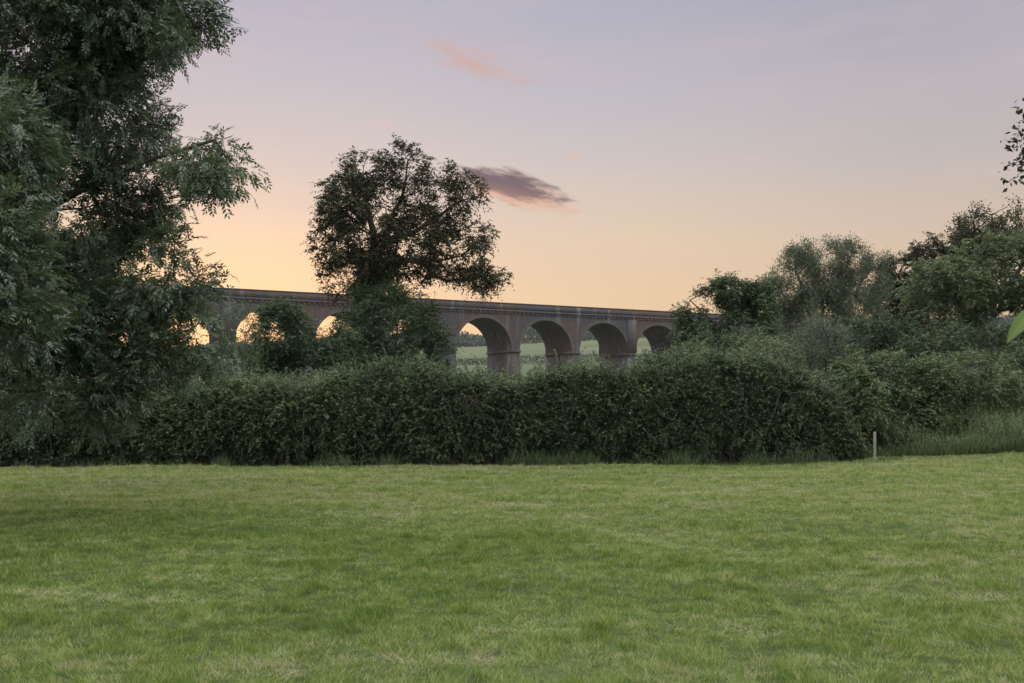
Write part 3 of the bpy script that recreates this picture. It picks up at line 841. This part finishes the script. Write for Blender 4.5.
def build_shrubs():
    shrub('hawthorn_bush', 'broad dark bush round the foot of the round-crowned tree',
          [(388, 328, 34, 38, 37.5, 1.6), (402, 345, 42, 34, 37, 1.6), (360, 346, 25, 30, 37, 1.3), (345, 362, 20, 16, 37, 1.1), (380, 296, 22, 22, 38.5, 1.0), (434, 356, 18, 20, 37, 1.1), (425, 325, 16, 20, 37.5, .9)], 360, 50, 71, 'bush', 0.085, 0.045, tint0=0.30, ctint=0.2, lump=(0.42, 13, 14))
    shrub('elder_bush', 'dark rounded bush under the arch left of the round-crowned tree',
          [(284, 336, 24, 28, 33, 1.2), (316, 356, 24, 15, 33, 1.0), (260, 365, 26, 14, 33, 1.0), (342, 348, 14, 18, 34, 0.8)], 330, 54, 73, 'bush', 0.075, 0.04, tint0=0.30, ctint=0.2, lump=(0.38, 13, 14))
    shrub('birch_sapling', 'thin sapling with sparse leaves backlit in the orange arch by the ash',
          [(240, 335, 20, 26, 30, 0.9), (232, 365, 28, 22, 30, 0.9)], 130, 40, 75, 'bush', 0.06, 0.032, 0.26, gap=0.34, rbase=0.04)
    shrub('blackthorn_bush', 'bushy growth under the drooping end of the ash canopy',
          [(190, 372, 36, 22, 29, 1.2), (150, 368, 30, 26, 29.5, 1.2), (110, 375, 40, 28, 30, 1.4), (50, 380, 50, 30, 30, 1.5)], 220, 56, 77, 'bush', 0.06, 0.035, tint0=0.45, lump=(0.36, 12, 13))
    shrub('privet_bush', 'small dark bush at the foot of the last clear arch',
          [(658, 369, 22, 10, 34, 0.9), (692, 360, 20, 16, 34, 1.0)], 90, 56, 79, 'bush', 0.065, 0.036, lump=(0.33, 12, 13))
    shrub('flowering_elder', 'yellowish leafy bush top showing above the hedge below the willow',
          [(768, 354, 24, 14, 27.5, 0.9), (748, 361, 18, 9, 27.5, 0.7)], 70, 50, 81, 'light', 0.06, 0.035, tint0=0.6, lump=(0.28, 12, 13))
    shrub('sallow_bush', 'small blue-grey sallow bush at the foot of the feathery willow',
          [(822, 342, 22, 20, 33, 0.9), (800, 356, 18, 14, 33, 0.8)], 170, 58, 83, 'willow', 0.08, 0.022, 0.26, tint0=0.45)
    shrub('holly_bush', 'dark upright bush between willow and pale green tree',
          [(865, 345, 28, 26, 35, 1.2), (895, 345, 30, 24, 35, 1.2), (845, 362, 20, 16, 34, 0.9)], 190, 56, 85, 'bush', 0.075, 0.04, tint0=0.35, ctint=0.2, lump=(0.40, 12, 14))
    shrub('hazel_bush', 'wide mid-green bush just beyond the hedge end behind the post',
          [(880, 385, 38, 30, 27.2, 1.1), (850, 378, 22, 18, 27.3, 0.8), (905, 410, 32, 30, 27, 1.0), (872, 425, 18, 26, 26.0, 0.7), (858, 398, 20, 26, 25.7, 0.8), (862, 428, 14, 22, 25.9, 0.6), (925, 380, 26, 22, 27.4, 0.9)], 360, 46, 87, 'bush', 0.075, 0.042, tint0=0.74, ctint=0.2, lump=(0.33, 13, 14))
    shrub('dogwood_bush', 'pale leafy mound of a bush behind the tall weeds',
          [(972, 380, 40, 28, 28, 1.2), (945, 395, 30, 28, 27.6, 1.0), (1000, 400, 36, 26, 28, 1.0), (965, 415, 40, 26, 28, 1.0)], 270, 46, 89, 'light', 0.075, 0.036, tint0=0.48, ctint=0.2, lump=(0.34, 13, 14))
    shrub('laurel_bush', 'dark green bush at the far edge of the tall weeds',
          [(1045, 375, 40, 34, 29, 1.3), (1030, 410, 40, 26, 29, 1.2), (1075, 400, 40, 40, 29, 1.3)], 200, 58, 91, 'bush', 0.09, 0.05, tint0=0.6, lump=(0.36, 12, 13))
    shrub('thicket_bush', 'dark tangled bush below the pale green tree',
          [(990, 345, 50, 18, 33, 1.4), (940, 350, 40, 18, 33, 1.3), (1050, 345, 40, 22, 33, 1.3)], 210, 58, 93, 'bush', 0.07, 0.04, tint0=0.42, ctint=0.2, lump=(0.40, 12, 14))
    shrub('sloe_bush', 'dark bush filling the gap under the spreading tree by the viaduct',
          [(770, 348, 38, 20, 36, 1.3), (725, 352, 34, 18, 36, 1.2), (698, 354, 14, 14, 36, 0.9)], 190, 58, 95, 'bush', 0.075, 0.04, tint0=0.45, ctint=0.2, lump=(0.40, 12, 14))


HP = np.array([(-200, 375), (0, 385), (60, 388), (150, 388), (200, 380), (250, 374), (300, 372), (350, 368), (400, 370), (450, 364), (500, 368),
               (540, 369), (600, 364), (650, 365), (700, 367), (750, 371), (790, 366), (815, 374), (836, 390), (853, 418), (866, 460)], float)


def build_hedge():
    rng = np.random.default_rng(91)
    Y0 = 24.3
    x0, x1 = (-190 - 512) / F * Y0, (860 - 512) / F * Y0
    root = empty('hedge', ((x0 + x1) / 2, Y0 + 1, 0))
    tag(root, 'long dense untrimmed hedge with loose shoots across the end of the lawn', 'hedge')
    def section(n, sh, amin=-0.12):
        x = rng.uniform(x0, x1, n)
        px = x / Y0 * F + 512
        top = CAMH + (HY - np.interp(px, HP[:, 0], HP[:, 1])) / F * Y0
        top = top + (fbm2(x * 0.8, x * 0, 92, 3) - 0.5) * 0.6 + (fbm2(x * 0.33, x * 0, 192, 2) - 0.5) * 0.35 + 0.0
        a = rng.uniform(amin, math.pi * 0.72, n)                   # 0 = front foot, pi/2 = top
        sh = sh * (0.86 + 0.28 * fbm(np.stack([x * 0.8, a * 1.6, x * 0], 1), 93, 3))
        ca, sa = np.cos(a), np.sin(a)
        yy = Y0 + 1.2 - np.sign(ca) * np.abs(ca) ** 0.62 * 1.08 * sh
        zz = np.maximum(0.08, np.abs(sa) ** 0.62 * np.sign(sa) * top * sh)
        foot = a < 0.25
        zz[foot] = np.maximum(zz[foot], rng.uniform(0.08, 0.8, foot.sum()))
        C = np.stack([x, yy, zz + ground_z(x, yy)], 1)
        out = unit(np.stack([rng.normal(size=n) * 0.35, -ca, sa * 0.8 + 0.1], 1))
        return C, out, zz / top
    # dark inside
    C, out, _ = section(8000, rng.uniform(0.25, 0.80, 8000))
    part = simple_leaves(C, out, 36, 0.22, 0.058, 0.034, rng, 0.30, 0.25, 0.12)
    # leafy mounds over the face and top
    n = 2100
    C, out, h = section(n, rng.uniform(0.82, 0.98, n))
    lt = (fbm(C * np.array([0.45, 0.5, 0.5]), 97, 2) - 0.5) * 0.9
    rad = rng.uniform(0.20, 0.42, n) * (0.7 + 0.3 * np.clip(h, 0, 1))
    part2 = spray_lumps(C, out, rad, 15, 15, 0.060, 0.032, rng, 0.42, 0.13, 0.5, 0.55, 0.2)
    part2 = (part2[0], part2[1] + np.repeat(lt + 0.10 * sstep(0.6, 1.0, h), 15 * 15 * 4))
    # long loose shoots
    n = 2000
    C, out, h = section(n, rng.uniform(0.85, 1.0, n), 0.3)
    per = 22
    sd = unit(out * 0.7 + np.array([0, 0, 0.8]) + rng.normal(size=C.shape) * 0.4)
    ln = rng.uniform(0.35, 1.05, n)
    t = np.tile(np.linspace(0.2, 1, per), n); si = np.repeat(np.arange(n), per)
    P = C[si] + sd[si] * (t * ln[si])[:, None] - np.array([0, 0, 1.0]) * (0.42 * t ** 2 * ln[si])[:, None]
    side = unit(np.cross(sd, np.array([0, 0, 1.0])))[si] * np.where(np.arange(len(P)) % 2, 1.0, -1.0)[:, None]
    D = unit(sd[si] * 0.6 + side * 0.7 + rng.normal(size=P.shape) * 0.25)
    part3 = leaf_arrays(P, D, rng.normal(size=P.shape) * 0.4 + np.array([0, 0, .8]), 0.058 * (1.15 - 0.5 * t), 0.029, 0.55 + (rng.normal(size=n) * 0.13)[si] + rng.normal(size=len(P)) * 0.08)
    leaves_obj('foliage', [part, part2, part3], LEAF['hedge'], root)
    # stems
    nodes, par = [], []
    for i in range(420):
        xx = rng.uniform(x0 + 0.2, x1 - 0.2); y_ = Y0 + rng.uniform(0.25, 1.6)
        tp = CAMH + (HY - np.interp(xx / Y0 * F + 512, HP[:, 0], HP[:, 1])) / F * Y0 - 0.25
        p = np.array([xx, y_, float(ground_z(xx, y_)) - 0.05]); prev = -1
        L_ = max(0.3, tp) * rng.uniform(0.7, 1.0)
        dr = np.array([rng.normal() * 0.2, rng.normal() * 0.15, 1.0])
        for s in range(6):
            nodes.append(p.copy()); par.append(prev); prev = len(nodes) - 1
            dr = dr + rng.normal(size=3) * 0.14
            p = p + dr / np.linalg.norm(dr) * L_ / 5
    branch_mesh('stems', np.array(nodes), np.array(par), 0.016, 0.007, BARK['dark'], root, 0.3, 5)


def blades(x, y, H, w, lean, tint, rng):
    n = len(x)
    th = rng.random(n) * 2 * math.pi
    D = np.stack([np.cos(th) * lean, np.sin(th) * lean, np.ones(n)], 1)
    return leaf_arrays(np.stack([x, y, ground_z(x, y) - 0.01], 1), D, rdir(n, rng), H, w, tint)


def build_weeds():
    rng = np.random.default_rng(101)
    # rough grass at the foot of the hedge
    n = 9000
    x = rng.uniform(-17, 9.6, n); y = 23.75 + 0.5 * fbm2(x * 1.6, x * 0, 110, 3) + np.abs(rng.normal(size=n)) * 0.25
    d = fbm2(x * 1.7, y * 0.5, 102, 3)
    k = rng.random(n) < np.clip((d - 0.45) * 4.5, 0.03, 1)
    x, y, d = x[k], y[k], d[k]
    H = (0.05 + 0.55 * np.clip(d - 0.42, 0, 1)) * rng.uniform(0.4, 1.7, len(x)) * (1 - 0.75 * sstep(7.6, 8.6, x))
    p1 = blades(x, y, H * 1.3, 0.010, 0.35, 0.42 + rng.normal(size=len(x)) * 0.15, rng)
    tag(leaves_obj('rough_grass', [p1], LEAF['weed']), 'long rough grass fringing the foot of the hedge', 'grass', kind='stuff')
    n = 60000  # unseen leaves added behind the hedge so lit ground does not show through
    x = rng.uniform(-17.5, 9.2, n); y = rng.uniform(26.3, 28.5, n)
    z = ground_z(x, y) + rng.random(n) * (0.5 + 0.9 * fbm2(x, y, 107, 2))
    pu = leaf_arrays(np.stack([x, y, z], 1), rdir(n, rng) + np.array([0, 0, 0.5]), rdir(n, rng) + np.array([0, -0.4, 0.4]), 0.13, 0.07, 0.2 + rng.normal(size=n) * 0.15)
    tag(leaves_obj('filler', [pu], LEAF['bush']), 'dark brambly undergrowth added behind the hedge to close its light gaps', 'filler', kind='stuff')
    # bank of tall weeds at the right
    n = 7600
    x = rng.uniform(8.9, 19, n); y = rng.uniform(25.4, 28.2, n)
    f0 = 25.15 + 0.075 * (x - 9)
    k = (y > f0) & (x < 0.66 * y + 0.5)
    x, y, f0 = x[k], y[k], f0[k]
    edge = sstep(0, 0.5, y - f0)
    lum = fbm2(x * 0.8, y * 0.8, 105, 3)
    H = (0.32 + 1.45 * edge * np.clip((lum - 0.25) * 2, 0.2, 1.1)) * (0.55 + 0.55 * sstep(9.2, 13.5, x)) * (0.8 + 0.45 * sstep(25.6, 28, y)) * rng.uniform(0.75, 1.2, len(x))
    per = 22
    si = np.repeat(np.arange(len(x)), per); t = np.tile(np.linspace(0.12, 1.0, per), len(x))
    ln = rng.normal(size=(len(x), 2)) * 0.12
    hx = H[si] * t
    P = np.stack([x[si] + ln[si, 0] * hx, y[si] + ln[si, 1] * hx, ground_z(x, y)[si] + hx], 1)
    th = rng.random(len(P)) * 2 * math.pi
    D = np.stack([np.cos(th), np.sin(th), -0.1 + 1.2 * t], 1)
    s = (1.1 - 0.7 * t)
    p2 = leaf_arrays(P, D, rdir(len(P), rng) * 0.5 + np.array([0, 0, 1]), 0.085 * s, 0.038 * s, 0.50 + 0.40 * t ** 2 + (rng.normal(size=len(x)) * 0.12)[si] + rng.normal(size=len(P)) * 0.08)
    n = 9000
    x = rng.uniform(9.0, 18, n); y = 25.1 + 0.075 * (x - 9) + np.abs(rng.normal(size=n)) * 0.4
    p3 = blades(x, y, rng.uniform(0.2, 0.65, n) * (0.6 + 0.5 * sstep(9.5, 13, x)), 0.011, 0.4, 0.55 + rng.normal(size=n) * 0.18, rng)
    tag(leaves_obj('tall_weeds', [p2, p3], LEAF['weed']), 'bank of tall nettles and seeding grass beyond the post', 'weeds', kind='stuff')


def build_post():
    Y = 24.1
    c = base_of(874.5, Y)
    w = 0.037
    H = (461 - 429) / F * Y
    m = bark_mat('weathered_timber', (0.17, 0.16, 0.13), (0.28, 0.26, 0.21), 14)
    B = Box()
    rings = [(-0.3, w, 0), (H * 0.5, w * 0.985, 0.003), (H - 0.03, w * 0.97, 0.006), (H, w * 0.7, 0.0065)]
    n = 10
    V, Q = [], []
    for (z, r, dx) in rings:
        for k in range(n):
            a = 2 * math.pi * k / n
            V.append((c[0] + dx + r * math.cos(a) * (1 + 0.05 * math.sin(3 * a)), c[1] + r * math.sin(a), c[2] + z))
    for i in range(len(rings) - 1):
        for k in range(n):
            Q.append((i * n + k, i * n + (k + 1) % n, (i + 1) * n + (k + 1) % n, (i + 1) * n + k))
    T = []
    t0 = (len(rings) - 1) * n
    V.append((c[0] + 0.0065, c[1], c[2] + H + 0.004))
    for k in range(n): T.append((t0 + k, t0 + (k + 1) % n, len(V) - 1))
    tag(mesh_obj('fence_post', V, Q, T, m), 'short pale weathered wooden post at the end of the hedge', 'post')


def build_near_leaf():
    """sapling just right of the photographer; one of its leaves reaches into view"""
    rng = np.random.default_rng(7)
    b = np.array([1.42, 2.12, -0.05])
    root = empty('laurel_sapling', tuple(b))
    tag(root, 'bright green broad leaf of a sapling reaching in at the edge, closest to the viewer', 'sapling')
    tip = W(1007, 343, 2.1)
    st = W(1042, 306, 2.1)
    stem = [b, b + np.array([0.02, 0.02, 0.8]), b + np.array([0.03, 0.0, 1.5]), b + np.array([0.02, -0.02, 2.0])]
    nodes, par = grow([stem, [stem[2], st]], np.zeros((0, 3)), rng, 0.12)
    branch_mesh('stem', nodes, par, 0.011, 0.0035, BARK['grey'], root, 0.3, 7)
    mats = leaf_mat('laurel_leaf', [(0, (0.060, 0.11, 0.018)), (0.6, (0.105, 0.175, 0.028)), (1, (0.15, 0.21, 0.05))], 0.3, 0.5)

    def leaf(p0, p1, nrm, wd, bend):
        d = p1 - p0; L_ = np.linalg.norm(d); d = d / L_
        s = np.cross(d, nrm); s /= np.linalg.norm(s); u = np.cross(s, d)
        V, Q, T = [], [], []
        n0 = 0; K = 10
        for i in range(K + 1):
            t = i / K
            w = wd * math.sin(math.pi * t ** 0.8) ** 0.8 * 0.5 + 0.0008
            c = p0 + d * L_ * t + u * bend * math.sin(math.pi * t)
            for sx in (-1, -0.5, 0, 0.5, 1):
                V.append(c + s * w * sx + u * (abs(sx) * w * 0.35)); T.append(0.6 + 0.3 * (1 - abs(sx)) * (sx == 0) + rng.normal() * 0.03)
        for i in range(K):
            for j in range(4):
                a = n0 + i * 5 + j
                Q.append((a, a + 1, a + 6, a + 5))
        mesh_obj('leaf', np.array(V), quads=Q, mat=mats, parent=root, tint=np.array(T), smooth=True)
    leaf(st, tip, np.array([-0.55, -0.7, 0.45]), 0.034, 0.010)
    for k in range(9):
        z = rng.uniform(0.9, 2.0)
        p0 = b + np.array([0.025, 0, z]); a = rng.uniform(-1.3, 1.3)
        dd = np.array([math.cos(a), math.sin(a), rng.uniform(-0.4, 0.3)])
        leaf(p0, p0 + dd * 0.10, np.array([0, -0.3, 1.0]), 0.045, 0.01)


def build_far():
    rng = np.random.default_rng(201)

    def line(name, label, cat, x0, y0, x1, y1, h, th, n, kind=None, lump=0.05, leaf=1.1):
        t = rng.random(n)
        x = x0 + (x1 - x0) * t + rng.normal(size=n) * th * 0.3; y = y0 + (y1 - y0) * t + rng.normal(size=n) * th
        hh = (h(x) if callable(h) else h) * (0.45 + 1.1 * fbm2(x * lump, y * lump * 0.5, 203, 3))
        z = ground_z(x, y) + hh * rng.random(n) ** 0.8
        P = np.stack([x, y, z], 1)
        p = leaf_arrays(P, rdir(n, rng), rdir(n, rng), leaf, leaf * 0.7, 0.45 + rng.normal(size=n) * 0.2)
        tag(leaves_obj(name, [p], LEAF['far']), label, cat, kind=kind)
    line('woodland', 'dark wood along the skyline seen through the viaduct arches', 'woodland', -420, 720, 560, 700, lambda q: np.interp(q, [-300, -160, -60, -42, -18, 2, 28, 46, 70, 88, 105, 140, 400], [9, 10, 12, 8, 7, 15, 16, 9, 7, 3.5, 3.5, 9, 10]), 14, 110000, 'stuff', 0.06, 1.7)
    line('hedgerow', 'dark hedgerow across the far pasture below the skyline wood', 'hedgerow', -260, 430, 330, 470, 3.0, 1.0, 20000, None, 0.06, 0.8)
    line('field_hedge', 'low hedge at the foot of the far pasture under the arches', 'hedgerow', -160, 300, 260, 330, 2.4, 1.2, 16000, None, 0.07, 0.7)


def build_haze():
    x, y, z0, z1 = 3200.0, 3200.0, -32.0, 80.0
    B = Box()
    B.hexa([(-x, -y, z0), (x, -y, z0), (x, y, z0), (-x, y, z0), (-x, -y, z1), (x, -y, z1), (x, y, z1), (-x, y, z1)])
    m, nt, N, L = new_mat('haze_air')
    v = N.new('ShaderNodeVolumePrincipled')
    v.inputs['Color'].default_value = (0.92, 0.93, 0.97, 1)
    v.inputs['Density'].default_value = 0.0001
    o = N.new('ShaderNodeOutputMaterial'); L.new(v.outputs[0], o.inputs['Volume'])
    tag(mesh_obj('haze', B.v, quads=B.q, mat=m), 'thin evening haze over the valley', 'haze', kind='stuff')


def build_camera():
    cd = bpy.data.cameras.new('camera')
    cd.sensor_width = 36.0
    cd.lens = F * 36.0 / 1024.0
    cd.shift_y = (HY - 341.5) / 1024.0
    cd.clip_start = 0.05; cd.clip_end = 8000
    co = bpy.data.objects.new('camera', cd); COL.objects.link(co)
    co.location = (0, 0, CAMH)
    co.rotation_euler = (math.radians(90), 0, 0)
    cd.dof.use_dof = True; cd.dof.focus_distance = 35.0; cd.dof.aperture_fstop = 8.0
    SC.camera = co


make_mats()
build_world()
build_camera()
build_ground()
build_lawn()
build_viaduct()
build_ash()
build_middle_tree()
build_right_trees()
build_shrubs()
build_hedge()
build_weeds()
build_post()
build_near_leaf()
build_far()
build_haze()

SC.render.engine = 'CYCLES'
SC.cycles.use_denoising = True
SC.cycles.max_bounces = 5
SC.cycles.diffuse_bounces = 3
SC.cycles.glossy_bounces = 2
SC.cycles.transmission_bounces = 3
SC.cycles.use_adaptive_sampling = True
SC.cycles.adaptive_threshold = 0.01
SC.view_settings.view_transform = 'Standard'
SC.view_settings.look = 'None'
SC.view_settings.exposure = 0.0
SC.view_settings.gamma = 1.0
